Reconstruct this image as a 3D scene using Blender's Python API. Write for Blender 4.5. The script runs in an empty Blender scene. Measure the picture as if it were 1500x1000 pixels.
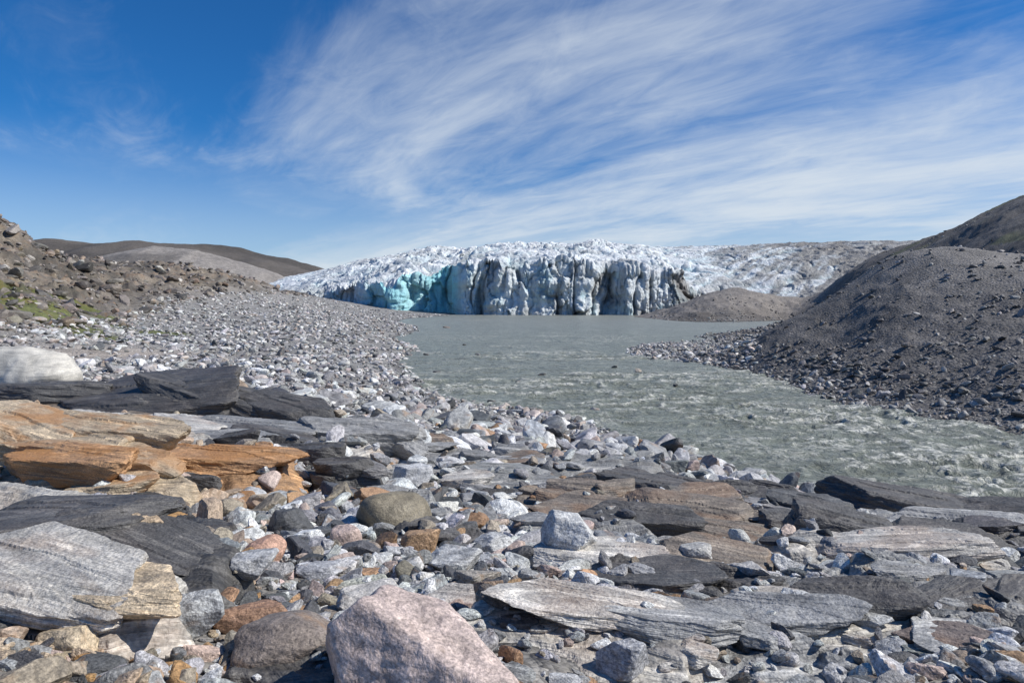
import bpy, bmesh, math, time
import numpy as np
T0=time.time()
H=6.0
rng=np.random.default_rng(7)
# ------------------------------------------------------------------ noise
def _h(xi,yi,seed):
    h=(xi.astype(np.int64)*374761393+yi.astype(np.int64)*668265263+seed*974711)&0xffffffff
    h=((h^(h>>13))*1274126177)&0xffffffff
    h=h^(h>>16)
    return (h&0xffffff).astype(np.float32)/np.float32(16777215.0)
def vn(x,y,seed=0):
    xf=np.floor(x);yf=np.floor(y)
    fx=(x-xf).astype(np.float32);fy=(y-yf).astype(np.float32)
    fx=fx*fx*fx*(fx*(fx*6-15)+10);fy=fy*fy*fy*(fy*(fy*6-15)+10)
    a=_h(xf,yf,seed);b=_h(xf+1,yf,seed);c=_h(xf,yf+1,seed);d=_h(xf+1,yf+1,seed)
    return ((a+(b-a)*fx)*(1-fy)+(c+(d-c)*fx)*fy)*2-1
def fbm(x,y,o=4,seed=0,g=0.5):
    s=0;a=1.0;t=0
    for i in range(o):
        s=s+a*vn(x*2**i+i*17.3,y*2**i-i*9.1,seed+i);t+=a;a*=g
    return s/t
def ridged(x,y,o=4,seed=0):
    s=0;a=1.0;t=0
    for i in range(o):
        s=s+a*(1-2*np.abs(vn(x*2**i+i*7.3,y*2**i+i*3.1,seed+i)));t+=a;a*=0.5
    return s/t
def worley(x,y,seed=0):
    xi=np.floor(x);yi=np.floor(y)
    f1=np.full(x.shape,9.0,np.float32);f2=f1.copy();cid=np.zeros(x.shape,np.float32)
    for i in(-1,0,1):
        for j in(-1,0,1):
            cx=xi+i;cy=yi+j
            dx=cx+_h(cx,cy,seed)-x;dy=cy+_h(cx,cy,seed+5)-y
            d=np.sqrt(dx*dx+dy*dy).astype(np.float32)
            r=_h(cx,cy,seed+11)
            m=d<f1
            f2=np.where(m,f1,np.minimum(f2,d));cid=np.where(m,r,cid);f1=np.where(m,d,f1)
    return f1,f2,cid
def ss(a,b,x):
    t=np.clip((x-a)/(b-a),0,1);return t*t*(3-2*t)
# ------------------------------------------------------------------ surveyed spot heights: (bearing*1000+750, distance, z)
def P(b,py,d): return (b,d,H-(py-440)/1000*d)
C=[(-900,1,4.5),(750,1,4.45),(2400,1,4.4),(0,2.9,4.45),(750,2.9,4.38),(1500,2.9,4.35),
 (-600,3,4.5),(2100,3,4.3),
 (0,5,4.0),(750,5,3.85),(1500,5,3.8),(0,8,3.6),(400,8,3.4),(750,8,3.2),(1100,8,3.05),(1500,8,2.9),(2100,8,2.8),(-600,8,4.0),
 (0,12,3.15),(400,12,2.9),(750,12,2.45),(1150,12,1.95),(1500,12,1.65),(2100,12,1.4),(-600,12,3.8),
 (0,16,2.80),(400,16,2.5),(750,16,1.85),(1000,16,1.3),(1250,16,.85),(1500,15.5,0.55),(2100,14,.5),
 (1500,17.9,0),(1300,19.7,0),(1150,21.4,0),(1900,16.5,0),(2400,15,0),
 (0,20,2.7),(300,20,2.5),(600,20,1.9),(900,20,1.0),(1050,21,.45),
 (-600,20,4),(-600,35,6),(0,28,2.8),(200,28,2.6),(400,28,2.2),(700,28,.96),
 (0,40,3.0),(200,40,2.5),(400,40,1.95),(550,40,1.1),
 (1040,24.5,0),(940,28.6,0),(860,33,0),(740,37.5,0),(660,41.5,0),(610,50,0),(583,66.7,0),(575,100,0),(590,171,0),(635,260,0),
 P(0,480,50),P(0,450,62),P(0,400,85),P(0,362,105),P(0,320,120),(0,160,18),(0,220,14),
 (-300,60,10),(-300,100,22),(-300,140,26),(-600,100,28),(-600,60,14),
 P(65,368,130),P(70,400,105),P(70,450,70),P(70,500,48),P(150,386,150),P(150,420,110),P(150,465,80),P(150,495,60),
 P(250,393,175),P(250,420,135),P(250,450,110),P(250,480,85),P(250,510,55),
 P(350,409,200),P(350,430,160),P(350,455,130),P(350,475,100),P(350,500,70),
 P(420,429,230),P(420,445,180),P(420,465,120),P(490,440,270),P(490,452,220),P(490,475,110),
 P(540,452,270),P(540,465,160),P(540,490,90),P(540,520,65),
 (100,250,10),(300,350,7),(150,600,5),(600,600,5),(1200,600,8),(2000,600,20),(-600,600,30),(150,2500,5),(1500,2500,5),(750,2500,5),
 (750,100,-1.5),(800,60,-1.5),(1000,35,-1.3),(1200,27,-1.0),(1500,23,-1.0),(700,200,-1.5),(900,180,-1.5),(850,270,-1.5),(850,120,-1.5),(700,75,-1.2),(1900,22,-1),(2300,22,-1),
 (1500,31.6,0),(1350,34.9,0),(1200,42.9,0),(1090,58,0),(1000,70,.1),(950,73,0),(960,92,0),(1040,120,0),(1130,158,0),(1180,195,0),(1900,27,0),(2300,26,0),
 (960,222,0),P(1080,424,238),P(1020,440,234),P(1150,438,238),(1080,270,3),(1050,78,.35),(1000,82,.3),
 P(1150,500,60),P(1150,480,64),(1150,80,1.8),(1150,110,.8),
 P(1220,500,56),P(1220,442,65),(1220,80,5),(1220,120,3),
 P(1300,550,42.5),P(1300,500,48),P(1300,450,55),P(1300,402,62),P(1300,382,66),(1300,80,7.5),(1300,110,5),
 P(1400,550,39),P(1400,480,46),P(1400,420,53),P(1400,362,62),(1400,75,9.3),(1400,100,7),
 P(1500,590,33.5),P(1500,500,40),P(1500,440,47),P(1500,400,52),P(1500,372,60),(1500,75,9),
 (1750,31,1),(1750,48,8),(1750,60,10.5),(2200,31,1.5),(2200,45,8),(2200,60,11),
 P(1500,290,140),P(1500,345,105),P(1400,340,150),P(1400,362,130),P(1350,358,170),P(1250,394,210),P(1300,376,190),P(1180,440,232),P(1250,422,170),
 P(1700,230,150),P(2000,250,150),(1500,220,24),(1400,230,20),(1250,260,12),(1250,330,8)]
C=np.array(C,float)
cx=(C[:,0]-750)/1000*C[:,1];cy=C[:,1]
KT=2.0;CC=0.09
def lp(x,y):
    r=np.sqrt(x*x+y*y)+1e-6
    return np.log(r),np.clip(np.arctan2(x,y),-1.15,1.15)*KT,r
cu,cv,cr=lp(cx,cy)
ce=(C[:,2]-H)/cr
A=np.sqrt((cu[:,None]-cu)**2+(cv[:,None]-cv)**2+CC**2)
n=len(C);M=np.zeros((n+1,n+1));M[:n,:n]=A;M[:n,n]=1;M[n,:n]=1
sol=np.linalg.solve(M,np.append(ce,0))
def base(x,y):
    u,v,r=lp(x,y);u=u.astype(np.float32);v=v.astype(np.float32)
    e=np.full(x.shape,sol[n],np.float32)
    for i in range(n):
        e+=np.float32(sol[i])*np.sqrt((u-np.float32(cu[i]))**2+(v-np.float32(cv[i]))**2+np.float32(CC**2))
    z=H+e*r
    z=np.where(r>650,np.minimum(z,6),z)
    z=np.where(r<1.2,4.42,z)
    th=np.abs(np.arctan2(x,y));bk=ss(1.2,1.8,th)
    return z*(1-bk)+bk*(4.4+0.02*r)
def footx(y): return np.interp(y,[30,43,120,280,400],[-24,-30,-55,-76,-80])
def rough(x,y,z):
    r=np.sqrt(x*x+y*y)
    land=np.clip(z/1.5,0,1)
    hl=ss(0,14,footx(y)-x)*ss(35,55,r)*(x<0)
    wx=x+2*fbm(x/6,y/6,2,17);wy=y+2*fbm(x/6+4,y/6,2,18)
    f1,f2,cid=worley(wx/6,wy/6,19)
    out=z+land*hl*(1.0*fbm(x/14,y/14,3,3)+1.5*ridged(x/5+3,y/5,5,9)*ss(0,1,vn(x/20,y/20,8)+.8)-.6+.9*cid*ss(0,.3,f2-f1)+.35*fbm(x/1.3,y/1.3,3,12))
    mr=ss(8,20,x)*ss(28,36,y)
    out=out+land*mr*(0.35*fbm(x/7,y/7,3,21)+.26*ridged(x/2.6,y/2.6,4,24)*ss(9,6,z)+0.10*fbm(x/.9,y/.9,3,22)+1.1*ss(100,140,r)*ridged(x/12,y/12,5,27))
    ne=1-ss(22,40,r)
    out=out+land*ne*(0.08*fbm(x/1.2,y/1.2,4,31)+0.025*fbm(x/.2,y/.2,3,35))*np.clip(r/7,.4,1.6)
    be=(1-hl)*(1-mr)*(1-ne)
    out=out+land*be*(0.25*fbm(x/6,y/6,3,41)+.12*fbm(x/1.0,y/1.0,3,44))
    return out,hl,mr,ne
# ------------------------------------------------------------------ bedrock slabs
DK=(.085,.082,.079);GR=(.26,.26,.255);PL=(.43,.41,.375);TN=(.41,.33,.23);RU=(.40,.235,.12);BR=(.19,.16,.13)
SL=[]
def slab(b,d,L,W,h,rot=0,ta=0,tb=0,col=GR,steep=2.6,seed=None):
    x=(b-750)/1000*d;y=d
    zc=float(base(np.array([x]),np.array([y]))[0])
    s=len(SL)+1 if seed is None else seed
    r_=np.random.default_rng(s*13+5)
    pl=[]
    for k in range(8):
        ang=[0,180,90,270,45,135,225,315][k]
        if k<4:
            a=math.radians(ang+r_.uniform(-14,14));nx,ny=math.cos(a),math.sin(a);dist=L/2 if k<2 else W/2
        else:
            a=math.atan2(W*math.sin(math.radians(ang)),L*math.cos(math.radians(ang)))+r_.uniform(-.2,.2)
            nx,ny=math.cos(a)/L,math.sin(a)/W; q=math.hypot(nx,ny); nx/=q;ny/=q
            dist=(abs(nx)*L/2+abs(ny)*W/2)*r_.uniform(.72,.95)
        pl.append((nx,ny,dist,min(steep*r_.uniform(.4,1.3),3.2)))
    SL.append(dict(x=x,y=y,z=zc,L=L,W=W,h=h,rot=math.radians(rot),ta=ta,tb=tb,col=col,pl=pl,s=s))
slab(225,19.2,9.6,3.0,.60,-4,-.02,.03,DK,1.6)
slab(60,21.5,5.5,2.4,.12,4,-.02,.02,GR)
slab(720,16,7.5,2.6,.28,-3,-.02,.05,GR)
slab(480,15.6,3.8,2.0,.42,6,.03,.0,GR)
slab(100,14.6,8,3.0,.42,-2,-.02,.05,PL)
slab(330,13.3,5.5,2.1,.38,-6,-.02,.05,PL)
slab(60,11.6,5.0,2.2,.45,3,0,.06,PL)
slab(10,9.4,2.8,1.8,.50,-8,-.06,.12,TN)
slab(235,10.6,3.6,1.5,.38,-5,-.04,.14,RU)
slab(120,8.7,2.4,1.1,.34,-8,-.05,.14,TN)
slab(400,12.2,2.3,1.0,.5,-8,-.08,.05,DK)
slab(505,11.4,.9,.7,.38,10,0,0,DK)
slab(925,11.9,2.0,1.2,.45,-4,-.05,.02,DK,4)
slab(1050,11.4,1.3,1.1,.45,8,-.02,.02,DK,5)
slab(1122,11.6,.95,.9,.45,-10,-.1,.02,DK,5)
slab(985,9.6,4.6,1.7,.26,-6,-.04,.12,BR)
slab(850,10.3,2.0,.9,.25,-4,-.04,.1,BR)
slab(1180,9.5,1.6,1.0,.34,-12,-.06,.1,DK)
slab(1245,7.6,1.2,.62,.26,-8,-.05,.06,DK)
slab(1290,6.5,2.1,.9,.22,-10,-.05,.14,PL)
slab(1400,8.6,2.6,1.2,.3,-10,-.06,.1,GR)
slab(1480,7.4,1.6,.8,.32,-14,-.06,.1,DK)
slab(1330,12.5,3.6,1.6,.30,-6,-.03,.06,DK)
slab(1480,11,2.8,1.4,.35,-10,-.03,.06,GR)
slab(1230,14.5,3.2,1.3,.22,-5,-.03,.05,DK)
slab(930,6.1,1.9,.6,.15,-6,-.05,.14,GR)
slab(1010,5.2,1.3,.5,.14,-8,-.03,.1,DK)
slab(850,3.6,1.2,.7,.11,-10,-.04,.12,PL)
slab(1060,3.6,1.0,.55,.12,-10,-.04,.12,GR)
slab(1230,3.8,.9,.5,.12,-14,-.04,.12,PL)
slab(90,4.75,2.1,1.0,.30,-6,-.06,.12,DK)
slab(60,3.55,1.1,.65,.22,-10,-.12,.12,PL)
slab(200,3.9,.7,.35,.2,-12,-.1,.1,DK)
slab(1330,5.4,.8,.4,.2,-20,-.1,.1,GR)
slab(430,3.3,.6,.4,.10,-10,0,.1,DK)
slab(30,6.3,1.8,.9,.3,-8,-.05,.1,PL)
slab(640,7.2,1.0,.5,.14,-10,-.05,.1,DK)
slab(680,12.8,3.6,1.3,.26,-5,-.03,.05,GR)
slab(560,18.2,3.5,1.3,.3,-4,-.03,.05,BR)
slab(860,18.2,3.5,1.4,.26,-3,-.03,.05,GR)
slab(1010,17.6,2.6,1.2,.24,-3,-.03,.05,BR)
r2=np.random.default_rng(99)
for i in range(105):
    d=math.exp(r2.uniform(math.log(3.4),math.log(15)));b=r2.uniform(-450,1900)
    if 380<b<1120 and d<11 and r2.random()<.75: continue
    L=d*r2.uniform(.06,.2)
    if b<450: c=[TN,GR,PL,DK,GR,BR][r2.integers(6)]
    else: c=[GR,DK,BR,GR,DK,GR][r2.integers(6)]
    if b<360 and d<6.2: continue
    slab(b,d,L,L*r2.uniform(.3,.5),d*r2.uniform(.010,.026),r2.normal(-7,10),r2.normal(-.03,.05),r2.uniform(0,.16),c,r2.uniform(1.5,3))
def terrain(x,y):
    z0=base(x,y);z,hl,mr,ne=rough(x,y,z0)
    mask=np.zeros(x.shape,np.float32);tint=np.zeros(x.shape+(3,),np.float32)
    for S in SL:
        R=.75*math.hypot(S['L'],S['W'])
        idx=np.nonzero((np.abs(x-S['x'])<R)&(np.abs(y-S['y'])<R))
        if len(idx[0])==0: continue
        xs=x[idx];ys=y[idx];dx=xs-S['x'];dy=ys-S['y']
        c,s=math.cos(S['rot']),math.sin(S['rot']);W=S['W'];h=S['h'];sd_=S['s']
        a0=dx*c+dy*s;b0=-dx*s+dy*c
        w1=fbm(xs/(W*.6),ys/(W*.6),5,sd_)*W*.2;w2=fbm(xs/(W*.6)+9,ys/(W*.6),5,sd_+3)*W*.2
        a=a0+w1;b=b0+w2
        q=fbm(a/S['L']*1.8,b/W*2.6,4,sd_+7)*1.7
        qf=np.floor(q);ter=qf+ss(.55,1.0,q-qf)
        f1,f2,cid=worley((a0+.15*w1+.35*b0)/(W*.95)+sd_*3.1,(b0+.15*w2)/(W*.42)+sd_*1.7,sd_)
        e=ss(0,.22,f2-f1)
        top=S['z']+h+S['ta']*a+S['tb']*b+ter*h*.12+.03*W*fbm(xs/W*3,ys/W*5,5,sd_+2,.6)
        top=top+(cid-.62)*h*.55*e-h*.10*(1-e)
        hs=top
        for nx,ny,dist,st in S['pl']:
            hs=np.minimum(hs,S['z']+h*1.05+(dist-(nx*a+ny*b))*st)
        g=hs>z[idx]
        z[idx]=np.where(g,hs,z[idx]);mask[idx]=np.where(g,1,mask[idx])
        cc=np.array(S['col'])[None]*(.85+.35*(cid*13.7%1)*e)[:,None]
        t=tint[idx];t[g]=cc[g];tint[idx]=t
    return z,mask,tint,hl,mr,ne
# ------------------------------------------------------------------ mesh helper
def mkmesh(name,co,faces,mat,col=None,rc=None,smooth=True):
    me=bpy.data.meshes.new(name)
    co=np.ascontiguousarray(co,np.float32).reshape(-1,3);faces=np.ascontiguousarray(faces,np.int32)
    k=faces.shape[1]
    me.vertices.add(len(co));me.vertices.foreach_set("co",co.ravel())
    me.loops.add(faces.size);me.loops.foreach_set("vertex_index",faces.ravel())
    me.polygons.add(len(faces));me.polygons.foreach_set("loop_start",np.arange(0,faces.size,k,dtype=np.int32))
    me.polygons.foreach_set("loop_total",np.full(len(faces),k,np.int32))
    me.update(calc_edges=True)
    me.polygons.foreach_set("use_smooth",np.full(len(faces),smooth,bool))
    if col is not None:
        a=me.attributes.new("Col",'FLOAT_COLOR','POINT');a.data.foreach_set("color",np.ascontiguousarray(col,np.float32).ravel())
    if rc is not None:
        a=me.attributes.new("rc",'FLOAT_VECTOR','POINT');a.data.foreach_set("vector",np.ascontiguousarray(rc,np.float32).ravel())
    me.materials.append(mat)
    ob=bpy.data.objects.new(name,me)
    bpy.context.scene.collection.objects.link(ob)
    return ob
def grid_faces(nr,nc,closed=False):
    i=np.arange(nr-1)[:,None];j=np.arange(nc if closed else nc-1)[None,:]
    a=i*nc+j;b=i*nc+(j+1)%nc;c=(i+1)*nc+(j+1)%nc;d=(i+1)*nc+j
    return np.stack([a,b,c,d],-1).reshape(-1,4)
# ------------------------------------------------------------------ materials
class NT:
    def __init__(s,m): m.use_nodes=True;s.t=m.node_tree;s.n=s.t.nodes;s.n.clear()
    def N(s,ty,ins=None,**kw):
        nd=s.n.new(ty)
        for k,v in kw.items(): setattr(nd,k,v)
        for k,v in (ins or {}).items():
            if isinstance(v,bpy.types.NodeSocket): s.t.links.new(v,nd.inputs[k])
            else: nd.inputs[k].default_value=v
        return nd
    def ramp(s,f,st):
        nd=s.n.new('ShaderNodeValToRGB');s.t.links.new(f,nd.inputs[0])
        e=nd.color_ramp.elements
        while len(e)<len(st): e.new(.5)
        for q,(p,c) in zip(e,st):
            q.position=p;q.color=tuple(c)+(1,) if hasattr(c,'__len__') else (c,c,c,1)
        return nd.outputs[0]
    def mul(s,a,b,f=1.0,mode='MULTIPLY'):
        nd=s.n.new('ShaderNodeMix');nd.data_type='RGBA';nd.blend_type=mode
        for sock,v in((nd.inputs[0],f),(nd.inputs[6],a),(nd.inputs[7],b)):
            if isinstance(v,bpy.types.NodeSocket): s.t.links.new(v,sock)
            else: sock.default_value=v
        return nd.outputs[2]
    def m(s,op,a,b=0.0,c=None):
        nd=s.n.new('ShaderNodeMath');nd.operation=op
        for i,v in enumerate((a,b)+((c,) if c is not None else ())):
            if isinstance(v,bpy.types.NodeSocket): s.t.links.new(v,nd.inputs[i])
            else: nd.inputs[i].default_value=v
        return nd.outputs[0]
    def vec(s,v,sc,rot=(0,0,0)):
        nd=s.N('ShaderNodeMapping',{'Vector':v});nd.inputs['Scale'].default_value=sc;nd.inputs['Rotation'].default_value=rot;return nd.outputs[0]
    def noise(s,v,sc,det=4,dist=0,rough=.55):
        return s.N('ShaderNodeTexNoise',{'Vector':v,'Scale':sc,'Detail':det,'Distortion':dist,'Roughness':rough}).outputs[0]
    def out(s,sh): s.N('ShaderNodeOutputMaterial',{'Surface':sh})
def mat_ground():
    m=bpy.data.materials.new("ground_rock_gravel");t=NT(m)
    at=t.N('ShaderNodeAttribute',attribute_name="Col");pos=t.N('ShaderNodeNewGeometry').outputs['Position']
    wn=t.N('ShaderNodeTexNoise',{'Vector':pos,'Scale':.6,'Detail':2})
    wv=t.N('ShaderNodeVectorMath',{0:wn.outputs['Color'],1:(0.6,1.2,.7)},operation='MULTIPLY')
    wp=t.N('ShaderNodeVectorMath',{0:pos,1:wv.outputs[0]},operation='ADD').outputs[0]
    rp=t.N('ShaderNodeVectorRotate',{'Vector':wp,'Axis':(1,0,0),'Angle':.55},rotation_type='AXIS_ANGLE').outputs[0]
    rp=t.N('ShaderNodeVectorRotate',{'Vector':rp,'Axis':(0,1,0),'Angle':.12},rotation_type='AXIS_ANGLE').outputs[0]
    b1=t.noise(t.vec(rp,(.45,1.2,9)),1.0,6,.3,.62)
    b2=t.noise(t.vec(rp,(.9,4,30)),1.0,3,.2,.6)
    bands=t.ramp(b1,[(.30,(.45,.46,.48)),(.43,(.88,.88,.88)),(.49,(1.15,1.14,1.1)),(.54,(.68,.67,.66)),(.60,(1.1,1.08,1.04)),(.67,(2.1,2.05,1.95))])
    bands=t.mul(bands,t.ramp(b2,[(.3,.74),(.55,1.02),(.68,1.35)]))
    blot=t.noise(pos,1.7,6,.4,.65)
    bands=t.mul(bands,t.ramp(blot,[(.3,.62),(.5,1.0),(.7,1.25)]))
    rust=t.ramp(t.noise(pos,.9,4,.5),[(.49,0.0),(.61,1.0)])
    rockc=t.mul(at.outputs['Color'],bands)
    warm=t.N('ShaderNodeSeparateColor',{0:at.outputs['Color']})
    wf=t.m('SUBTRACT',warm.outputs[0],warm.outputs[2]);wf=t.m('MULTIPLY',wf,5.0);wf=t.m('MINIMUM',wf,1.0)
    rockc=t.mul(rockc,t.mul((.38,.18,.06,1),t.ramp(b2,[(.3,.4),(.6,1.15)])),t.m('MULTIPLY',t.m('MULTIPLY',rust,wf),.70),'MIX')
    vo=t.N('ShaderNodeTexVoronoi',{'Vector':pos,'Scale':5.5,'Randomness':1});vo2=t.N('ShaderNodeTexVoronoi',{'Vector':pos,'Scale':26,'Randomness':1})
    s1=t.N('ShaderNodeSeparateColor',{0:vo.outputs['Color']}).outputs[0];s2=t.N('ShaderNodeSeparateColor',{0:vo2.outputs['Color']}).outputs[1]
    sed=t.mul(at.outputs['Color'],t.ramp(s1,[(0,.7),(.6,1.0),(1,1.4)]));sed=t.mul(sed,t.ramp(s2,[(0,.65),(.6,1.0),(1,1.45)]))
    sed=t.mul(sed,t.ramp(t.noise(pos,.35,5),[(.3,.75),(.7,1.25)]))
    colr=t.mul(sed,rockc,at.outputs['Alpha'],'MIX')
    colr=t.mul(colr,t.ramp(t.noise(pos,45,2),[(.3,.75),(.7,1.25)]))
    hb=t.m('ADD',t.m('MULTIPLY',b2,.03),t.m('MULTIPLY',blot,.12))
    hs_=t.m('ADD',t.m('MULTIPLY',vo.outputs['Distance'],-.13),t.m('MULTIPLY',vo2.outputs['Distance'],-.03))
    hh=t.N('ShaderNodeMix',{0:at.outputs['Alpha'],2:hs_,3:hb}).outputs[0]
    hh=t.m('ADD',hh,t.m('MULTIPLY',t.noise(pos,14,4),.035))
    bp=t.N('ShaderNodeBump',{'Strength':.8,'Distance':1.0,'Height':hh})
    rg=t.m('SUBTRACT',.92,t.m('MULTIPLY',at.outputs['Alpha'],.34))
    t.out(t.N('ShaderNodeBsdfPrincipled',{'Base Color':colr,'Roughness':rg,'Normal':bp.outputs[0]}).outputs[0]);return m
def mat_stone(name="gneiss_stone",layered=False):
    m=bpy.data.materials.new(name);t=NT(m)
    at=t.N('ShaderNodeAttribute',attribute_name="Col");rc=t.N('ShaderNodeAttribute',attribute_name="rc").outputs['Vector']
    pos=t.N('ShaderNodeNewGeometry').outputs['Position']
    b1=t.noise(t.vec(rc,(.5,.8,4.5) if not layered else (.5,.8,2.8)),1.5,5,.9 if not layered else 1.3,.6)
    if layered: bands=t.ramp(b1,[(.28,(.45,.46,.48)),(.42,(.88,.88,.89)),(.48,(1.3,1.28,1.24)),(.51,(.8,.8,.8)),(.58,(1.0,.98,.96)),(.63,(2.0,1.95,1.85)),(.67,(1.05,1.05,1.05)),(.74,(2.3,2.2,2.1))])
    else: bands=t.ramp(b1,[(.32,(.32,.33,.35)),(.45,(.85,.85,.85)),(.52,(1.25,1.24,1.2)),(.57,(.7,.7,.7)),(.68,(1.6,1.58,1.5))])
    c=t.mul(at.outputs['Color'],bands,at.outputs['Alpha'])
    n2=t.noise(rc,3.0,6,.3,.6)
    c=t.mul(c,t.ramp(n2,[(.3,.62),(.5,1.0),(.7,1.3)]))
    c=t.mul(c,t.ramp(t.noise(pos,70,2,0,.7),[(.35,.65),(.65,1.35)]))
    if layered:
        wm=t.N('ShaderNodeSeparateColor',{0:at.outputs['Color']})
        wf=t.m('MINIMUM',t.m('MULTIPLY',t.m('SUBTRACT',wm.outputs[0],wm.outputs[2]),5.0),1.0)
        c=t.mul(c,(.38,.18,.06,1),t.m('MULTIPLY',t.ramp(t.noise(rc,1.1,4,.5),[(.48,0.0),(.60,.75)]),wf),'MIX')
    else: c=t.mul(c,(.30,.17,.08,1),t.ramp(t.noise(rc,.9,3,.5),[(.60,0.0),(.72,.55)]),'MIX')
    hh=t.m('ADD',t.m('MULTIPLY',n2,.05),t.m('MULTIPLY',t.noise(pos,26,4),.02))
    if layered: hh=t.m('ADD',t.m('ADD',hh,t.m('MULTIPLY',b1,.06)),t.m('MULTIPLY',t.noise(pos,5,6,.3,.65),.09))
    bp=t.N('ShaderNodeBump',{'Strength':.75,'Distance':.6,'Height':hh})
    t.out(t.N('ShaderNodeBsdfPrincipled',{'Base Color':c,'Roughness':.6,'Normal':bp.outputs[0]}).outputs[0]);return m
def mat_ice():
    m=bpy.data.materials.new("glacier_ice");t=NT(m)
    at=t.N('ShaderNodeAttribute',attribute_name="Col");pos=t.N('ShaderNodeNewGeometry').outputs['Position']
    c=t.mul(at.outputs['Color'],t.ramp(t.noise(t.vec(pos,(1,1,.4)),.5,6,.4,.65),[(.3,.74),(.5,1.0),(.7,1.12)]))
    dn=t.ramp(t.noise(t.vec(pos,(1,.4,.35),(0,.35,0)),.26,7,1.2,.7),[(.51,0.0),(.62,1.0)])
    c=t.mul(c,(.19,.185,.175,1),t.m('MULTIPLY',dn,at.outputs['Alpha']),'MIX')
    bp=t.N('ShaderNodeBump',{'Strength':.85,'Distance':1.5,'Height':t.noise(t.vec(pos,(1,1,.7)),.7,7,.3,.7)})
    t.out(t.N('ShaderNodeBsdfPrincipled',{'Base Color':c,'Roughness':.55,'Normal':bp.outputs[0]}).outputs[0]);return m
def mat_water():
    m=bpy.data.materials.new("silty_meltwater");t=NT(m)
    at=t.N('ShaderNodeAttribute',attribute_name="Col");pos=t.N('ShaderNodeNewGeometry').outputs['Position']
    fo=t.ramp(t.noise(pos,2.0,6,.8,.78),[(.45,0.0),(.57,1.0)])
    f=t.m('MULTIPLY',fo,at.outputs['Alpha'])
    c=t.mul(at.outputs['Color'],t.ramp(t.noise(t.vec(pos,(.5,1.1,1)),.7,6,.8,.7),[(.3,.62),(.5,1.0),(.7,1.35)]))
    c=t.mul(c,(.72,.71,.63,1),f,'MIX')
    hh=t.m('ADD',t.m('MULTIPLY',t.noise(t.vec(pos,(.8,1.2,1)),1.5,6,.8,.7),.5),t.m('MULTIPLY',t.noise(pos,7,3,.3),.05))
    bp=t.N('ShaderNodeBump',{'Strength':.9,'Distance':1,'Height':hh})
    rg=t.m('ADD',.30,t.m('MULTIPLY',f,.4))
    t.out(t.N('ShaderNodeBsdfPrincipled',{'Base Color':c,'Roughness':rg,'Normal':bp.outputs[0],'IOR':1.33}).outputs[0]);return m
MG=mat_ground();MS=mat_stone();MB=mat_stone("layered_gneiss",True);MI=mat_ice();MW=mat_water()
# ------------------------------------------------------------------ terrain mesh
f_=np.linspace(-.90,.90,1350);bk=np.linspace(.90,2*math.pi-.90,92)[1:-1]
ang=np.concatenate([f_,bk]).astype(np.float64)
rr=np.concatenate([np.geomspace(.5,2.0,14)[:-1],np.geomspace(2.0,26,680)[:-1],np.geomspace(26,330,380)[:-1],np.geomspace(330,4000,50)])
R_,A_=np.meshgrid(rr,ang,indexing='ij');X=R_*np.sin(A_);Y=R_*np.cos(A_)
sh=X.shape
Z,mask,tint,hl,mr,ne=[a for a in terrain(X.ravel(),Y.ravel())]
x=X.ravel();y=Y.ravel();r=R_.ravel()
def mixc(c,d,f): return c*(1-f[:,None])+np.array(d,np.float32)*f[:,None]
nz=fbm(x/9,y/9,4,51)
col=np.tile(np.array([.26,.25,.235],np.float32),(len(x),1))
col=mixc(col,(.24,.226,.206),ne)
sand=np.exp(-((x+26)/5)**2-((y-45)/8)**2)
col=mixc(col,(.38,.33,.28),np.clip(sand,0,1))
col=mixc(col,(.215,.18,.14),hl)
col=mixc(col,(.10,.088,.072),hl*ss(-.2,.3,nz+.5*fbm(x/3,y/3,3,52)))
gr=hl*ss(.05,.25,fbm(x/7,y/5,4,77))*ss(120,60,r)*(Z<14)*.8
for gx,gy,gs in((-44,60,7),(-47,66,6),(-40,74,4.5),(-52,80,6),(-36,60,3.5),(-58,74,6)):
    gr=np.maximum(gr,ss(.25,.6,np.exp(-((x-gx)/gs)**2-((y-gy)/gs)**2)+.45*fbm(x/2.5,y/2.5,3,80)))
col=mixc(col,(.11,.125,.03),np.clip(gr,0,1)*.9)
col=mixc(col,(.135,.126,.118),mr)
col=mixc(col,(.205,.19,.173),mr*ss(6,9,Z+1.6*fbm(x/5,y/5,3,79))*(r<100))
col=mixc(col,(.125,.110,.095),mr*ss(95,130,r)*ss(-.5,.3,nz))
g2=mr*ss(.05,.3,fbm(x/15,y/15,4,78))*ss(100,120,r)*(Z>15)
col=mixc(col,(.10,.11,.045),g2*.7)
mor=ss(200,215,y)*(x>20)*(x<110)
col=mixc(col,(.24,.215,.19),mor.astype(float))
wet=ss(.25,-.02,Z)
col=col*(1-.45*wet[:,None])
col=np.where(mask[:,None]>.5,tint,col)
alpha=np.maximum(mask,hl*ss(.1,.5,ridged(x/5+3,y/5,5,9))*.8)
mkmesh("ground_terrain",np.stack([x,y,Z],1),grid_faces(sh[0],sh[1],True)[:,::-1],MG,np.concatenate([col,alpha[:,None]],1))
print("terrain",time.time()-T0)
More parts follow.
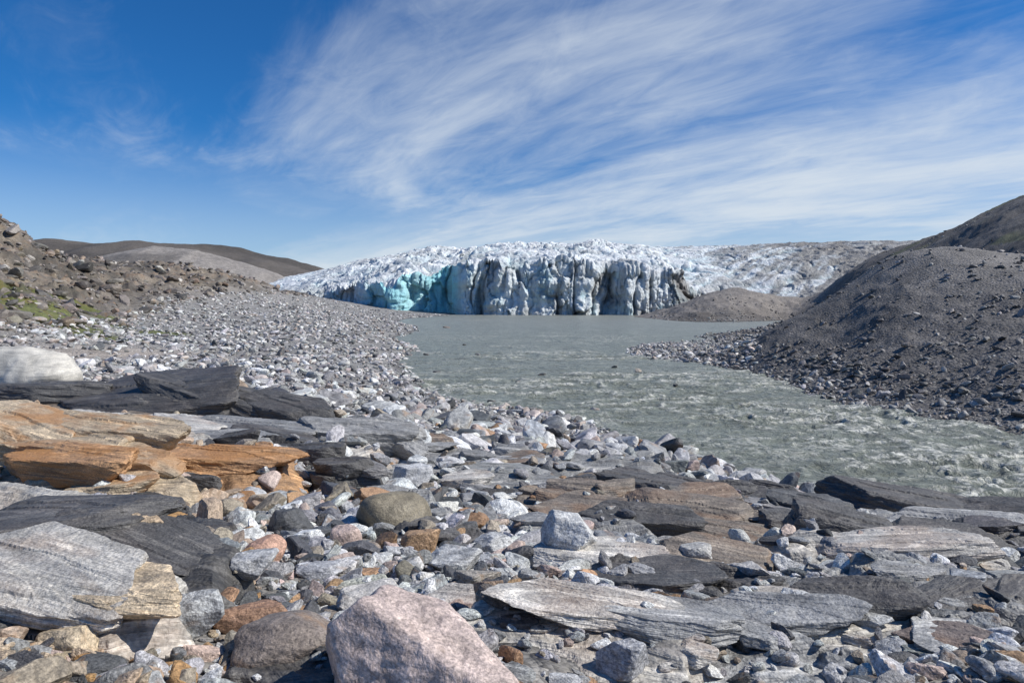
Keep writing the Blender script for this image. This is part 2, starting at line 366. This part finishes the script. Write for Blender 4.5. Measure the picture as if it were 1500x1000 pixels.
# ------------------------------------------------------------------ river
wa=np.linspace(-.75,1.05,1200);wr=np.concatenate([np.geomspace(12,75,620)[:-1],np.geomspace(75,420,220)])
R_,A_=np.meshgrid(wr,wa,indexing='ij');x=(R_*np.sin(A_)).ravel();y=(R_*np.cos(A_)).ravel();r=R_.ravel()
near=ss(52,26,y)*ss(4,16,x)
rap=ss(170,35,r)*np.clip(.12+.60*ss(-.25,.35,fbm(x/9,y/6,3,90))+.55*near,0,1.15)
wx=x+.9*fbm(x/2,y/2,3,5);wy=y+.9*fbm(x/2+7,y/2,3,6)
rg1=ridged(wx/1.9,wy/1.1,4,61);rg2=ridged(wx/.8+3,wy/.5,3,64)
w=.18*rg1+.07*rg2+.12*fbm(x/3.5,y/2,2,66)
zz=w*(.30+1.1*rap)-.05
foam=ss(.28-.12*near,.65-.1*near,rg1+.25*rg2+.5*fbm(x/5,y/3,3,70))*rap*1.3+.28*ss(.15,.65,fbm(x/8,y/4,4,95))+.07
colw=np.tile(np.array([.205,.223,.182],np.float32),(len(x),1))
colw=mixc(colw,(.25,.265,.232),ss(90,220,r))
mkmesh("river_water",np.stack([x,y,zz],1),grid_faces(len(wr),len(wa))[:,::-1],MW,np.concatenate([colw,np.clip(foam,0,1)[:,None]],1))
# ------------------------------------------------------------------ glacier
FX=[-340,-220,-170,-120,-85,-66,-50,-38,-28,-22,0,40,70,84,110,150,200,300,420]
FY=[560,470,430,375,330,306,296,311,311,287,284,281,287,300,300,286,275,270,270]
TX=[-340,-220,-120,-85,-66,-50,-38,-22,0,40,70,84,110,150,300,420];TY=[6,8,8,9,11,14,16.5,19,20,18.5,15.5,9,5,6,8,8]
SX=[-340,-260,-185,-140,-97,-49,0,170,290,420];SY=[7,14,25,31,37,42,43.5,45,47.5,50]
xs=np.concatenate([np.linspace(-340,-190,80)[:-1],np.linspace(-190,230,1250)[:-1],np.linspace(230,420,140)])
ncl=90;sb=np.concatenate([np.linspace(0,60,200)[1:],np.geomspace(60,260,240)[1:],np.geomspace(260,1500,50)[1:]])
vv=np.concatenate([np.linspace(0,1,ncl),np.ones(len(sb))]);sv=np.concatenate([np.zeros(ncl),sb])
XX,VV=np.meshgrid(xs,vv);_,SV=np.meshgrid(xs,sv)
def sm(xq,xp,fp): return (np.interp(xq-3,xp,fp)+np.interp(xq,xp,fp)+np.interp(xq+3,xp,fp))/3
fy=sm(XX,FX,FY)+4.5*fbm(XX/13,XX*0,4,101)
ct=sm(XX,TX,TY);sk=sm(XX,SX,SY)
act=ss(-150,-60,XX)*(1-.7*ss(72,105,XX));actc=np.clip(act,.2,1)
crest=(4.2*vn(XX/9,XX*0,103)+3.2*ridged(XX/3.5,XX*0+2,3,104))*actc
zc=VV*(ct+crest*np.exp(-SV/5))
wx=XX+2.6*fbm(XX/9,zc/12,4,105)+.28*zc*fbm(XX/14,XX*0+4,2,106)
v1=np.abs(vn(wx/7.5,zc/48+2,110)+.30*vn(wx/3,zc/11,111));crk=np.exp(-v1*8)*ss(-.6,.2,vn(XX/10,zc/14,118)+.2)
v2=np.abs(vn(wx/2.6,zc/12,112));crk2=np.exp(-v2*6)
f1,f2,cid=worley(wx/7+.4*fbm(XX/3,zc/5,2,107),zc/17+.3,113);hcr=np.exp(-(f2-f1)*9)
disp=(.18*VV*ct+(.5-cid)*4.5+crk*5.0+crk2*1.4+hcr*1.0-2.4*fbm(wx/8,zc/8,4,115)+1.5*ridged(wx/3.2,zc/4.4,4,114))*actc
fade=np.exp(-SV/5)
YY=fy+SV+disp*fade
Ls=sm(XX,[-200,-120,-40],[120,160,215])
T=1-(1-np.clip(SV/Ls,0,1))**1.6
tz=(sk-ct)*T-np.clip(SV-Ls,0,9999)*.01
yw=fy+SV
ux=XX+7*fbm(XX/20,yw/20,4,120);uy=yw+7*fbm(XX/20+5,yw/20,4,121)
rA=ridged(ux/11,uy/7,5,122);rB=fbm(ux/4.5+.3*uy/9,uy/4.5,4,124)
cvs=np.exp(-np.abs(vn(ux/15,uy/7.0,126))*8);cv2=np.exp(-np.abs(vn(ux/5.5,uy/4.5+3,127))*7)
fin=ss(0,4,SV)
serac=(2.2*rA+1.8*rB-3.2*cvs-1.6*cv2+2.6*fbm(ux/28,uy/24,2,128)+1.0)*(.34+.66*act)
serac=serac*(1-.25*ss(100,230,SV))
ZZ=zc+fin*(tz+serac)+(1-fin)*tz
ZZ=np.where(VV<.001,-1.5,ZZ)
gz=fbm(XX/20,yw/20,4,130)
def cm(c,d,f): f=np.clip(f,0,1)[...,None];return c*(1-f)+np.array(d)*f
cc=np.ones(XX.shape+(3,))*np.array([.83,.85,.85])
cliff=(VV<.999)|(SV<2.5)
cc=np.where(cliff[...,None],np.array([.77,.82,.82]),cc)
cc=cm(cc,(.50,.69,.73),np.where(cliff,ss(-.05,.45,fbm(XX/7,zc/8,4,131))*.9,cvs*.8+cv2*.4+ss(.1,-.5,rA)*.5))
cave=np.exp(-((XX+33)/10)**2)*(SV<3)+.95*np.exp(-((XX+54)/12)**2)*(SV<3)
cc=cm(cc,(.34,.76,.82),np.clip(cave,0,1)*.9)
dirt=np.where(cliff,crk*1.0*ss(-.4,.1,fbm(XX/8,zc/20,3,133))+.6*crk2*ss(-.1,.3,fbm(XX/6,zc/9,3,139))+.9*ss(.30,.03,VV)*ss(-.1,.5,fbm(XX/6,zc/5,3,134))*ss(-30,20,XX),
   .85*cvs*ss(-.2,.3,fbm(XX/12,yw/12,3,137))+.6*ss(.05,.38,fbm(ux/24,uy/7,4,138)))
dirt=np.where(cliff,dirt*ss(-50,-5,XX),dirt*.55)
cc=cm(cc,(.19,.185,.175),dirt*.85)
strk=fbm((XX-.75*yw)/6,yw/45+XX/90,5,135)
right=ss(50,150,XX-.15*(yw-300))
cc=cm(cc,(.30,.29,.27),ss(.08,.42,strk+.40*right-.04)*(.35+.65*right)*.9)
cc=cm(cc,(.23,.21,.185),ss(100,185,XX-.3*(yw-300)+34*gz)*.8)
cc=cm(cc,(.15,.125,.105),ss(58,85,XX)*ss(1,.6,VV)*.85*(SV<1))
lf=ss(-80,-115,XX)*ss(35,0,SV)
cc=cm(cc,(.42,.43,.42),lf*.75)
al=np.clip(.15+.45*right+.40*cliff*ss(-45,20,XX)-cave*.9,0,1)
P_=np.stack([XX,YY,ZZ],-1).reshape(-1,3)
mkmesh("glacier",P_,grid_faces(len(vv),len(xs)),MI,np.concatenate([cc.reshape(-1,3),al.reshape(-1,1)],1))
print("glacier",time.time()-T0)
# ------------------------------------------------------------------ distant hills
def hill(name,d,prof,depth,colr,seed,amp):
    px=np.array([p[0] for p in prof],float);zt=H+(440-np.array([p[1] for p in prof],float))/1000*d
    xp=(px-750)/1000*d
    X1=np.linspace(xp[0],xp[-1],420);Y1=np.linspace(d-depth,d+depth,140)
    XX,YY=np.meshgrid(X1,Y1)
    t=1-((YY-d)/depth)**2
    zz=np.interp(XX,xp,zt)*np.clip(t,0,1)**.9
    zz=zz+amp*fbm(XX/(amp*9),YY/(amp*9),6,seed)*np.clip(t*2,0,1)-3*(t<.02)
    c=np.ones(XX.shape+(3,))*np.array(colr);q=ss(-.2,.4,fbm(XX/(amp*14),YY/(amp*14),5,seed+9))[...,None]
    c=c*(1-.4*q)
    mkmesh(name,np.stack([XX,YY,zz],-1).reshape(-1,3),grid_faces(140,420),MG,np.concatenate([c.reshape(-1,3),np.zeros((XX.size,1))],1))
hill("distant_hills",1000,[(-900,340),(-300,335),(-50,352),(60,358),(110,355),(170,359),(205,354),(250,357),(300,361),(350,366),(410,377),(450,385),(520,410),(600,430)],260,(.115,.10,.085),201,8)
hill("moraine_hill",520,[(-300,430),(60,415),(140,383),(190,368),(240,362),(300,368),(345,382),(400,400),(440,420),(470,438)],90,(.27,.245,.22),211,2)
# ------------------------------------------------------------------ stones
ICO={}
for L in(2,3,4,5,6):
    bm=bmesh.new();bmesh.ops.create_icosphere(bm,subdivisions=L,radius=1)
    ICO[L]=(np.array([v.co[:] for v in bm.verts]),np.array([[v.index for v in f.verts] for f in bm.faces]));bm.free()
def n3(p,s):
    return (vn(p[:,0]*1.0+p[:,2]*.7,p[:,1]+p[:,2]*.3,s)+vn(p[:,1]-p[:,0]*.4,p[:,2]+p[:,0]*.6,s+1)+vn(p[:,2]+p[:,1]*.5,p[:,0]-p[:,1]*.7,s+2))/3
def proto(L,seed,round_=False,asp=None,block=False):
    r_=np.random.default_rng(seed);v,f=ICO[L]
    if block:   # tabular joint block: flat top and base, steep planar sides
        K=r_.integers(5,8);a=np.arange(K)*2*np.pi/K+r_.uniform(-.35,.35,K)
        nn=np.stack([np.cos(a),np.sin(a),r_.normal(0,.22,K)],1)
        nn=np.concatenate([nn,[[0,0,1],[0,0,-1]]+r_.normal(size=(2,3))*.10,r_.normal(size=(4,3))]);nn/=np.linalg.norm(nn,axis=1)[:,None]
        dd=np.concatenate([r_.uniform(.68,.95,K),[.62,.62],r_.uniform(.72,.98,4)]);p=44
    else:
        K=r_.integers(9,15);nn=r_.normal(size=(K,3));nn/=np.linalg.norm(nn,axis=1)[:,None]
        nn=np.concatenate([nn,[[0,0,1],[0,0,-1]]+r_.normal(size=(2,3))*.12]);dd=r_.uniform(.58,.95,K+2)
        p=7 if round_ else 30
    q=np.clip(v@nn.T,0,None)/dd
    rad=1/((q**p).sum(1)**(1/p)+1e-3);rad=np.minimum(rad,1.35)
    w=v*rad[:,None]
    if L>=4:
        w=w*(1+.06*n3(w*2.6+seed,seed)+.035*n3(w*7+seed,seed+3))[:,None]
        if L>=5: w=w*(1+.018*n3(w*19+seed,seed+6))[:,None]
        if block:
            w[:,:2]*=(1+.022*vn(w[:,2]*6+seed,w[:,0]*1.6+w[:,1],seed+8))[:,None]
            st=np.floor(vn(w[:,0]*.9+w[:,1]*1.5+seed,w[:,1]*1.8,seed+9)*1.6)
            w[:,2]+=np.where(w[:,2]>.2,st*.06,0)
    a=asp if asp is not None else (np.array([1,r_.uniform(.42,.74),r_.uniform(.17,.32)]) if block else np.array([1,r_.uniform(.6,.95),r_.uniform(.38,.74)]))
    return w*a,f
NP=20
PR={L:[proto(L,100+i,i%5==4) for i in range(NP)] for L in(2,3,4,5)}
PB={L:[proto(L,500+i,False,None,True) for i in range(NP)] for L in(4,5,6)}
def rots(n,tilt,yaw=None,ax0=0,ay0=0):
    if yaw is None: yaw=rng.uniform(0,2*np.pi,n)
    ax=rng.normal(ax0,tilt,n);ay=rng.normal(ay0,tilt,n)
    cz,sz=np.cos(yaw),np.sin(yaw);cX,sX=np.cos(ax),np.sin(ax);cY,sY=np.cos(ay),np.sin(ay);o=np.zeros(n);i=np.ones(n)
    Rz=np.stack([cz,-sz,o,sz,cz,o,o,o,i],1).reshape(-1,3,3);Rx=np.stack([i,o,o,o,cX,-sX,o,sX,cX],1).reshape(-1,3,3);Ry=np.stack([cY,o,sY,o,i,o,-sY,o,cY],1).reshape(-1,3,3)
    return Rx@Ry@Rz
def stones(name,x,y,s,col,tilt=.3,sink=.2,block=False,yaw=None,zsc=None):
    z=terrain(x,y)[0];r=np.hypot(x,y);px=2*s/r*683
    if block: lod=np.where(px>130,6,np.where(px>50,5,4));PP=PB;Rm=rots(len(x),tilt,yaw,.06,.03)
    else: lod=np.where(px>80,5,np.where(px>26,4,np.where(px>9,3,2)));PP=PR;Rm=rots(len(x),tilt)
    pid=rng.integers(0,NP,len(x));CO=[];FA=[];CL=[];RC=[];off=0
    for L in PP:
        for k in range(NP):
            ix=np.nonzero((lod==L)&(pid==k))[0]
            if len(ix)==0: continue
            v,f=PP[L][k];hz=np.abs(v[:,2]).max()
            vv_=np.repeat(v[None],len(ix),0).copy()
            if zsc is not None: vv_[:,:,2]*=zsc[ix][:,None]
            hz=hz*(zsc[ix] if zsc is not None else 1)
            w=np.einsum('nij,nvj->nvi',Rm[ix],vv_)*s[ix][:,None,None]
            w[:,:,0]+=x[ix][:,None];w[:,:,1]+=y[ix][:,None];w[:,:,2]+=(z[ix]+s[ix]*hz*(1-2*sink)*.9)[:,None]
            CO.append(w.reshape(-1,3));FA.append((f[None]+(np.arange(len(ix))*len(v))[:,None,None]).reshape(-1,3)+off);off+=len(ix)*len(v)
            rv=v
            if block: rv=np.stack([v[:,0],v[:,1],v[:,2]*3.0+v[:,1]*1.1+v[:,0]*.12],1)
            CL.append(np.repeat(col[ix],len(v),0));RC.append((rv[None]*(np.clip(s[ix],.5,1.3)[:,None,None] if block else 1)+rng.uniform(-50,50,(len(ix),1,3))).reshape(-1,3))
    ob=mkmesh(name,np.concatenate(CO),np.concatenate(FA),MB if block else MS,np.concatenate(CL),np.concatenate(RC),smooth=False)
    print(name,len(x),off,time.time()-T0);return ob
PALN=[((.54,.54,.525),.8,26),((.38,.38,.38),.9,26),((.24,.24,.24),.8,15),((.08,.082,.085),.6,14),((.45,.35,.30),.4,7),((.36,.22,.12),.5,4),((.64,.63,.60),.6,9),((.28,.235,.18),.6,7)]
PALB=[((.46,.45,.435),.6,30),((.35,.34,.33),.6,28),((.24,.235,.23),.5,16),((.11,.11,.11),.4,10),((.42,.36,.32),.3,11),((.57,.56,.53),.4,11)]
PALM=[((.20,.19,.18),.4,35),((.14,.133,.126),.4,32),((.08,.077,.074),.3,18),((.30,.29,.275),.3,14),((.19,.165,.14),.3,6)]
PALH=[((.25,.22,.19),.4,26),((.17,.145,.12),.4,32),((.10,.09,.08),.3,25),((.34,.31,.28),.4,12),((.24,.18,.13),.3,8)]
def pick(pal,n,jit=.18):
    w=np.array([p[2] for p in pal],float);k=rng.choice(len(pal),n,p=w/w.sum())
    c=np.array([tuple(p[0])+(p[1],) for p in pal])[k];c[:,:3]*=np.exp(rng.normal(0,jit,(n,1)));c[:,:3]*=1+rng.normal(0,.02,(n,3));c[:,:3]=np.minimum(c[:,:3],.72);return c
def logpolar(n,r0,r1,a0,a1):
    r=np.exp(rng.uniform(math.log(r0),math.log(r1),n));a=rng.uniform(a0,a1,n);return r*np.sin(a),r*np.cos(a),r
def plaw(n,smin,smax,e):
    return np.minimum(smin*rng.random(n)**(-1/e),smax*rng.uniform(.6,1,n))
# ------------------------------------------------------------------ named boulders
def ground_at(b,py):
    d=np.geomspace(2.0,120,900);x=(b-750)/1000*d;z=base(x,d)
    k=np.nonzero(z>=H-(py-440)/1000*d)[0]
    return float(d[k[0]]) if len(k) else 60.
BP=[]
def boulder(b,pyb,w,h,col,band=.6,seed=1,dep=.75,round_=False,tilt=(0,0),yaw=0,L=5,name="boulder"):
    d=ground_at(b,pyb);W=w/1000*d/2*1.12
    el=(pyb-440)/1000
    Hh=max(h/1000*d*1.05-2*dep*W*el*.6,.55*h/1000*d)
    d=d+W*dep*.7
    if w>200: L=6
    v,f=proto(L,seed,round_,np.array([1,1,1.0]))
    v=v/np.abs(v).max(0)
    th=math.radians(yaw);v=v@np.array([[math.cos(th),math.sin(th),0],[-math.sin(th),math.cos(th),0],[0,0,1]])
    rcv=v*np.array([1,.8,.7])*(1.6 if w>200 else 1)+seed*3.1
    v=v/np.abs(v).max(0)*np.array([W,W*dep,Hh*.62])
    tx,ty=tilt;Rx=np.array([[1,0,0],[0,math.cos(tx),-math.sin(tx)],[0,math.sin(tx),math.cos(tx)]]);Ry=np.array([[math.cos(ty),0,math.sin(ty)],[0,1,0],[-math.sin(ty),0,math.cos(ty)]])
    v=v@Rx.T@Ry.T
    x=(b-750)/1000*d;z=float(terrain(np.array([x]),np.array([d]))[0][0])
    ob=mkmesh(name,v,f,MS,np.tile(np.array(col+(band,)),(len(v),1)),rcv,smooth=(round_ or w>200))
    ob.location=(x,d,z+Hh*.36);BP.append((x,d,W))
BO=[(612,1072,345,285,(.50,.40,.355),.65,71,.72,0,(.1,.34)),(560,905,120,80,(.52,.49,.45),.5,12),(425,990,150,90,(.23,.19,.16),.2,13,.8,1),
(365,935,105,64,(.32,.19,.12),.4,14),(585,785,118,84,(.21,.18,.125),.25,15,.8,1),(122,832,115,80,(.08,.083,.086),.2,16),
(382,830,60,48,(.46,.28,.20),.3,17,.8,1),(512,805,54,42,(.48,.37,.32),.3,18,.8,1),(360,872,80,48,(.40,.40,.40),.9,19),
(275,945,95,95,(.42,.43,.43),.9,20,.5,0,(0,.3)),(832,838,92,80,(.50,.50,.49),.9,21),(722,812,62,48,(.50,.50,.49),.6,22),
(665,842,92,50,(.47,.47,.46),.9,23),(900,828,66,54,(.22,.23,.24),.6,24),(1145,920,130,62,(.42,.38,.33),.5,25,.7,1),
(1172,944,68,46,(.50,.50,.49),.9,26),(1100,870,62,44,(.42,.40,.38),.6,27),(722,904,52,50,(.24,.17,.12),.3,28),
(900,918,68,34,(.30,.32,.34),.6,29),(917,1005,84,70,(.36,.36,.37),.9,30),(622,816,62,46,(.36,.23,.13),.4,31),
(1242,896,56,28,(.46,.46,.45),.8,32),(422,786,64,44,(.075,.077,.08),.2,33),(597,720,68,42,(.50,.50,.50),.4,34),
(240,774,74,32,(.42,.24,.09),.4,36),(820,909,52,26,(.42,.42,.43),.6,37),(1020,846,54,36,(.42,.41,.39),.8,38),
(545,764,56,30,(.42,.42,.42),.6,39),(985,804,64,30,(.34,.33,.31),.8,40),(1275,944,54,28,(.42,.42,.41),.5,41),(1420,884,66,44,(.34,.35,.36),.8,42),
(700,866,66,36,(.32,.29,.25),.7,43),(470,849,66,32,(.40,.40,.41),.8,44),(205,850,76,54,(.40,.30,.20),.6,45),(820,1005,56,28,(.42,.42,.42),.6,46),
(66,576,140,76,(.54,.51,.45),.5,35,.6,1)]
for b in BO: boulder(b[0],b[1],b[2],b[3],b[4],b[5],b[6],b[7] if len(b)>7 else .75,bool(b[8]) if len(b)>8 else False,b[9] if len(b)>9 else (0,0),yaw=b[6]*37)
BPa=np.array(BP)
def clear(x,y,s):
    k=np.ones(len(x),bool)
    for bx,by,bw in BPa: k&=~((np.hypot(x-bx,y-by)<bw*.75+s)&(s>bw*.22))
    return k
# tabular joint blocks of the outcrops: (bearing, dist, half length, yaw deg, z scale, colour)
HB=[(70,19.6,2.3,4,.95,DK),(210,19.2,2.9,-4,.90,DK),(340,18.7,2.5,-8,.90,DK),(425,18.2,1.4,-16,1.1,DK),(120,18.2,2.2,6,.7,BR),(280,17.8,2.2,-3,.7,BR),
(870,11.8,.75,-10,2.0,DK),(950,11.6,.85,4,1.9,DK),(1035,11.2,.66,-6,2.7,DK),(1088,11.1,.58,12,2.6,DK),(1135,11.4,.50,-16,2.7,DK),(1185,11.6,.6,-20,1.3,DK),
(20,12.4,1.8,0,1.0,PL),(140,12.0,1.8,-6,.9,PL),(300,12.6,1.6,-8,.9,GR),(60,13.8,2.3,-3,.8,PL),(200,14.0,2.1,-2,.85,PL),(400,13.2,1.2,-10,1.2,DK),(340,14.6,1.8,-4,.8,GR),
(10,9.9,1.2,-12,1.5,TN),(85,9.5,1.2,-6,1.4,TN),(160,10.1,1.2,-8,1.0,TN),(245,10.2,1.3,-6,1.0,RU),(320,10.6,1.1,-10,.9,RU),(185,9.1,.9,-14,1.0,TN),(95,8.6,.95,-10,1.0,RU),(330,9.3,.45,-20,1.0,RU),(160,8.3,.5,20,1.3,TN),
(455,12.0,.8,-8,1.6,DK),(503,11.2,.48,12,1.8,DK),(520,14.9,1.3,4,1.2,GR),
(60,5.0,.95,-6,.7,DK),(190,4.8,.8,-12,.7,DK),(60,5.6,.9,-6,.8,PL),(60,3.55,.55,-8,.9,PL),(170,3.5,.42,-14,.9,TN),(20,4.3,.6,-8,.8,BR),
(1245,7.6,.72,-8,1.5,DK),(1450,4.7,.42,30,1.3,DK),(1500,4.4,.42,40,1.4,DK),(1390,4.3,.34,34,1.2,DK),(1330,5.2,.34,10,1.0,GR),(1400,8.5,1.0,-10,.9,GR),(1480,8.0,.8,-16,1.1,DK),(1310,6.5,.95,-8,.8,PL),(1200,8.6,.6,-20,1.4,DK),(1170,9.2,.6,10,1.4,DK),
(1000,9.4,1.1,-6,.8,BR),(880,9.6,.9,-8,.8,BR),(1080,8.9,.9,-10,.8,BR),(930,8.6,.8,-4,.8,DK),(1330,11.5,1.3,-10,.9,DK),(1450,11.0,1.2,-12,.9,DK),
(830,3.75,.50,-10,.6,PL),(980,3.7,.50,-8,.6,GR),(1120,3.9,.45,-14,.7,GR),(1260,4.0,.42,-10,.8,DK),(1400,3.6,.34,20,1.0,GR),(950,5.2,.5,-6,.7,DK),(880,6.0,.7,-6,.6,PL),(1040,6.0,.55,-10,.7,BR)]
hb=np.array([((b-750)/1000*d,d,s,y_,zs)+c for b,d,s,y_,zs,c in HB])
x,y,r=logpolar(1000,3.0,19,-.80,.82)
z,mk,tn_,_,_,_=terrain(x,y)
px_=x/y*1000+750
keep=(z>.15)&(rng.random(len(x))<np.where(px_<400,.22,np.where(mk>.5,.55,np.where(px_>1080,.35,.12))))
x,y,r,tn_,mk,px_=x[keep],y[keep],r[keep],tn_[keep],mk[keep],px_[keep]
s=r*.018*rng.random(len(x))**(-1/2.1);s=np.minimum(s,.065*r)
k_=clear(x,y,s);x,y,r,tn_,mk,s,px_=[q[k_] for q in(x,y,r,tn_,mk,s,px_)]
cB=pick([(GR,.9,7),(DK,.7,5),(BR,.8,4),(PL,.9,4)],len(x));l=px_<400
cB[l]=pick([(TN,.8,4),(RU,.6,3),(PL,.9,5),(DK,.7,3),(GR,.9,4)],l.sum())
o=(mk>.5)&(rng.random(len(x))<.7);cB[o,:3]=tn_[o]*rng.uniform(.9,1.3,(o.sum(),1))
hc=np.concatenate([hb[:,5:8]*rng.uniform(.9,1.15,(len(hb),1)),np.full((len(hb),1),.9)],1)
stones("bedrock_blocks",np.concatenate([hb[:,0],x]),np.concatenate([hb[:,1],y]),np.concatenate([hb[:,2],s]),np.concatenate([hc,cB]),.08,.34,True,
   np.concatenate([np.radians(hb[:,3]),np.radians(rng.normal(-8,24,len(x)))]),np.concatenate([hb[:,4],rng.uniform(.9,1.7,len(x))]))
# foreground
x,y,r=logpolar(20000,2.3,27,-.82,.85)
z,mk,_,_,_,_=terrain(x,y)
s=plaw(len(x),.0048*r+.005,np.where(r<5,.12,.028*r),1.6)
cl=fbm(x/1.6,y/1.6,3,300)
keep=(z>-.12)&(rng.random(len(x))<np.where(mk>.5,np.where(x/y<-.38,.05,.28),.95*ss(-.7,-.1,cl)+.2))&~((mk>.5)&(s>.020*r))&clear(x,y,s)
x,y,s=x[keep],y[keep],s[keep];c=pick(PALN,len(x))
lft=(x/y<-.35)&(rng.random(len(x))<.35);c[lft]=pick([((.44,.34,.24),.6,4),((.40,.23,.10),.5,2),((.26,.22,.17),.6,3)],lft.sum())
stones("foreground_stones",x,y,s,c,.38,.17)
# gravel beach, left bank
x,y,r=logpolar(46000,19,280,-.95,.35)
z,mk,_,h_,m_,_=terrain(x,y)
s=plaw(len(x),np.maximum(.0021*r,.05),.46,2.0)
keep=(z>-.15)&(h_<.35)&(mk<.5)&(x<25)&(rng.random(len(x))<.40+.6*ss(-.3,.15,fbm(x/5,y/5,3,310)))
snd=np.exp(-((x+26)/5)**2-((y-45)/8)**2);keep&=rng.random(len(x))>snd*.85
x,y,s=x[keep],y[keep],s[keep];stones("beach_stones",x,y,s,pick(PALB,len(x),.28),.35,.22)
# left hillside
x,y,r=logpolar(24000,34,290,-.95,-.2)
z,mk,_,h_,m_,_=terrain(x,y)
s=plaw(len(x),.0016*r,1.3,1.7)
keep=(h_>.12)&(rng.random(len(x))<.3+.7*ss(-.2,.35,fbm(x/8,y/8,3,320)))
x,y,s=x[keep],y[keep],s[keep];stones("hillside_boulders",x,y,s,pick(PALH,len(x)),.4,.3)
# right moraine
x,y,r=logpolar(40000,26,240,.15,.95)
z,mk,_,h_,m_,_=terrain(x,y)
s=plaw(len(x),.0014*r+.01,.40,2.05)
low=ss(3.0,.5,z)
keep=(z>-.12)&(m_>.3)&(rng.random(len(x))<.08+.95*low+.50*ss(-.1,.4,fbm(x/4,y/4,3,330))*ss(9.5,6,z))&~((r>120)&(s<.3))
x,y,s,z=x[keep],y[keep],s[keep],z[keep];cc_=pick(PALM,len(x),.25)
wt=z<.7;cc_[wt]=pick(PALB,wt.sum())*np.array([.75,.75,.75,1]);stones("moraine_stones",x,y,s,cc_,.4,.25)
# rocks standing in the river
RV=[(795,549,.30),(935,544,.42),(990,565,.2),(680,505,.3),(700,520,.25),(760,560,.18),(655,480,.6),(870,600,.2),(1010,655,.16),(900,538,.25),(722,590,.2),(790,602,.22),(640,545,.25),(625,520,.3)]
xr=np.array([(b-750)/1000*(6000/(p-440)) for b,p,s in RV]);yr=np.array([6000/(p-440) for b,p,s in RV]);sr=np.array([s for b,p,s in RV])*1.3
def river_rocks():
    CO=[];FA=[];RC=[];cl_=pick(PALB,len(xr))*np.array([.7,.68,.65,1]);off=0
    for i in range(len(xr)):
        v,f=PR[4][(i*3)%NP];w=v*sr[i];w=w@rots(1,.2)[0].T;CO.append(w+[xr[i],yr[i],.02]);FA.append(f+off);off+=len(v);RC.append(v+i*7.7)
    mkmesh("river_rocks",np.concatenate(CO),np.concatenate(FA),MS,np.repeat(cl_,len(v),0),np.concatenate(RC),smooth=False)
river_rocks()
# ------------------------------------------------------------------ sky, sun, camera
EL=math.radians(43);AZ=math.radians(95)
w=bpy.data.worlds.new("World");bpy.context.scene.world=w;w.use_nodes=True
t=NT(w)
sky=t.N('ShaderNodeTexSky',sky_type='NISHITA',sun_disc=False,sun_elevation=EL,sun_rotation=AZ,altitude=500,air_density=1.0,dust_density=.4,ozone_density=2.5)
g=t.N('ShaderNodeTexCoord').outputs['Generated'];sp=t.N('ShaderNodeSeparateXYZ',{0:g})
dz=t.m('ADD',t.m('MAXIMUM',sp.outputs[2],0.0),.09)
pxx=t.m('DIVIDE',sp.outputs[0],dz);pyy=t.m('DIVIDE',sp.outputs[1],dz)
ca,sa=math.cos(math.radians(36)),math.sin(math.radians(36))
al_=t.m('ADD',t.m('MULTIPLY',pxx,-sa),t.m('MULTIPLY',pyy,ca))
ac_=t.m('ADD',t.m('MULTIPLY',pxx,ca),t.m('MULTIPLY',pyy,sa))
cv_=t.N('ShaderNodeCombineXYZ',{0:t.m('MULTIPLY',al_,.42),1:t.m('MULTIPLY',ac_,1.0),2:5.1}).outputs[0]
c1=t.noise(cv_,.9,8,.7,.56)
cv2_=t.N('ShaderNodeCombineXYZ',{0:t.m('MULTIPLY',al_,1.6),1:t.m('MULTIPLY',ac_,3.6),2:1.2}).outputs[0]
c2=t.noise(cv2_,1.3,7,1.2,.64)
cv3_=t.N('ShaderNodeCombineXYZ',{0:al_,1:ac_,2:8.0}).outputs[0]
c3=t.noise(cv3_,.35,3,.3)
bm_=t.N('ShaderNodeMapRange',{0:ac_,1:-.5,2:3.4,3:-.185,4:.16}).outputs[0]
dn=t.m('ADD',t.m('ADD',t.m('MULTIPLY',c1,.72),t.m('MULTIPLY',c2,.17)),t.m('MULTIPLY',c3,.30));dn=t.m('ADD',dn,bm_)
cl=t.N('ShaderNodeMapRange',{0:dn,1:.47,2:.88,3:0.0,4:.92},interpolation_type='SMOOTHSTEP').outputs[0]
hz=t.N('ShaderNodeMapRange',{0:sp.outputs[2],1:0.0,2:.24,3:.52,4:0.0},interpolation_type='SMOOTHSTEP').outputs[0]
cl=t.m('MAXIMUM',cl,t.m('ADD',hz,t.m('MULTIPLY',cl,.4)))
skc=t.mul(sky.outputs[0],(.19,.72,1.26,1))
fin_=t.mul(skc,(8.4,9.2,10.0,1),cl,'MIX')
bg=t.N('ShaderNodeBackground',{'Color':fin_,'Strength':.084});t.N('ShaderNodeOutputWorld',{'Surface':bg.outputs[0]})
sd=bpy.data.lights.new("sun","SUN");sd.energy=5.0;sd.angle=math.radians(.53);sd.color=(1,.96,.90)
so=bpy.data.objects.new("sun",sd);bpy.context.scene.collection.objects.link(so)
from mathutils import Vector
dv=Vector((math.sin(AZ)*math.cos(EL),math.cos(AZ)*math.cos(EL),math.sin(EL)))
so.rotation_euler=dv.to_track_quat('Z','Y').to_euler()
cd=bpy.data.cameras.new("camera");cd.lens=24;cd.sensor_width=36;cd.shift_y=-.04;cd.clip_start=.05;cd.clip_end=10000
co_=bpy.data.objects.new("camera",cd);bpy.context.scene.collection.objects.link(co_);co_.location=(0,0,H);co_.rotation_euler=(math.pi/2,0,0)
sc=bpy.context.scene;sc.camera=co_
sc.view_settings.view_transform='Standard';sc.view_settings.look='None';sc.view_settings.exposure=0
print("done",time.time()-T0)
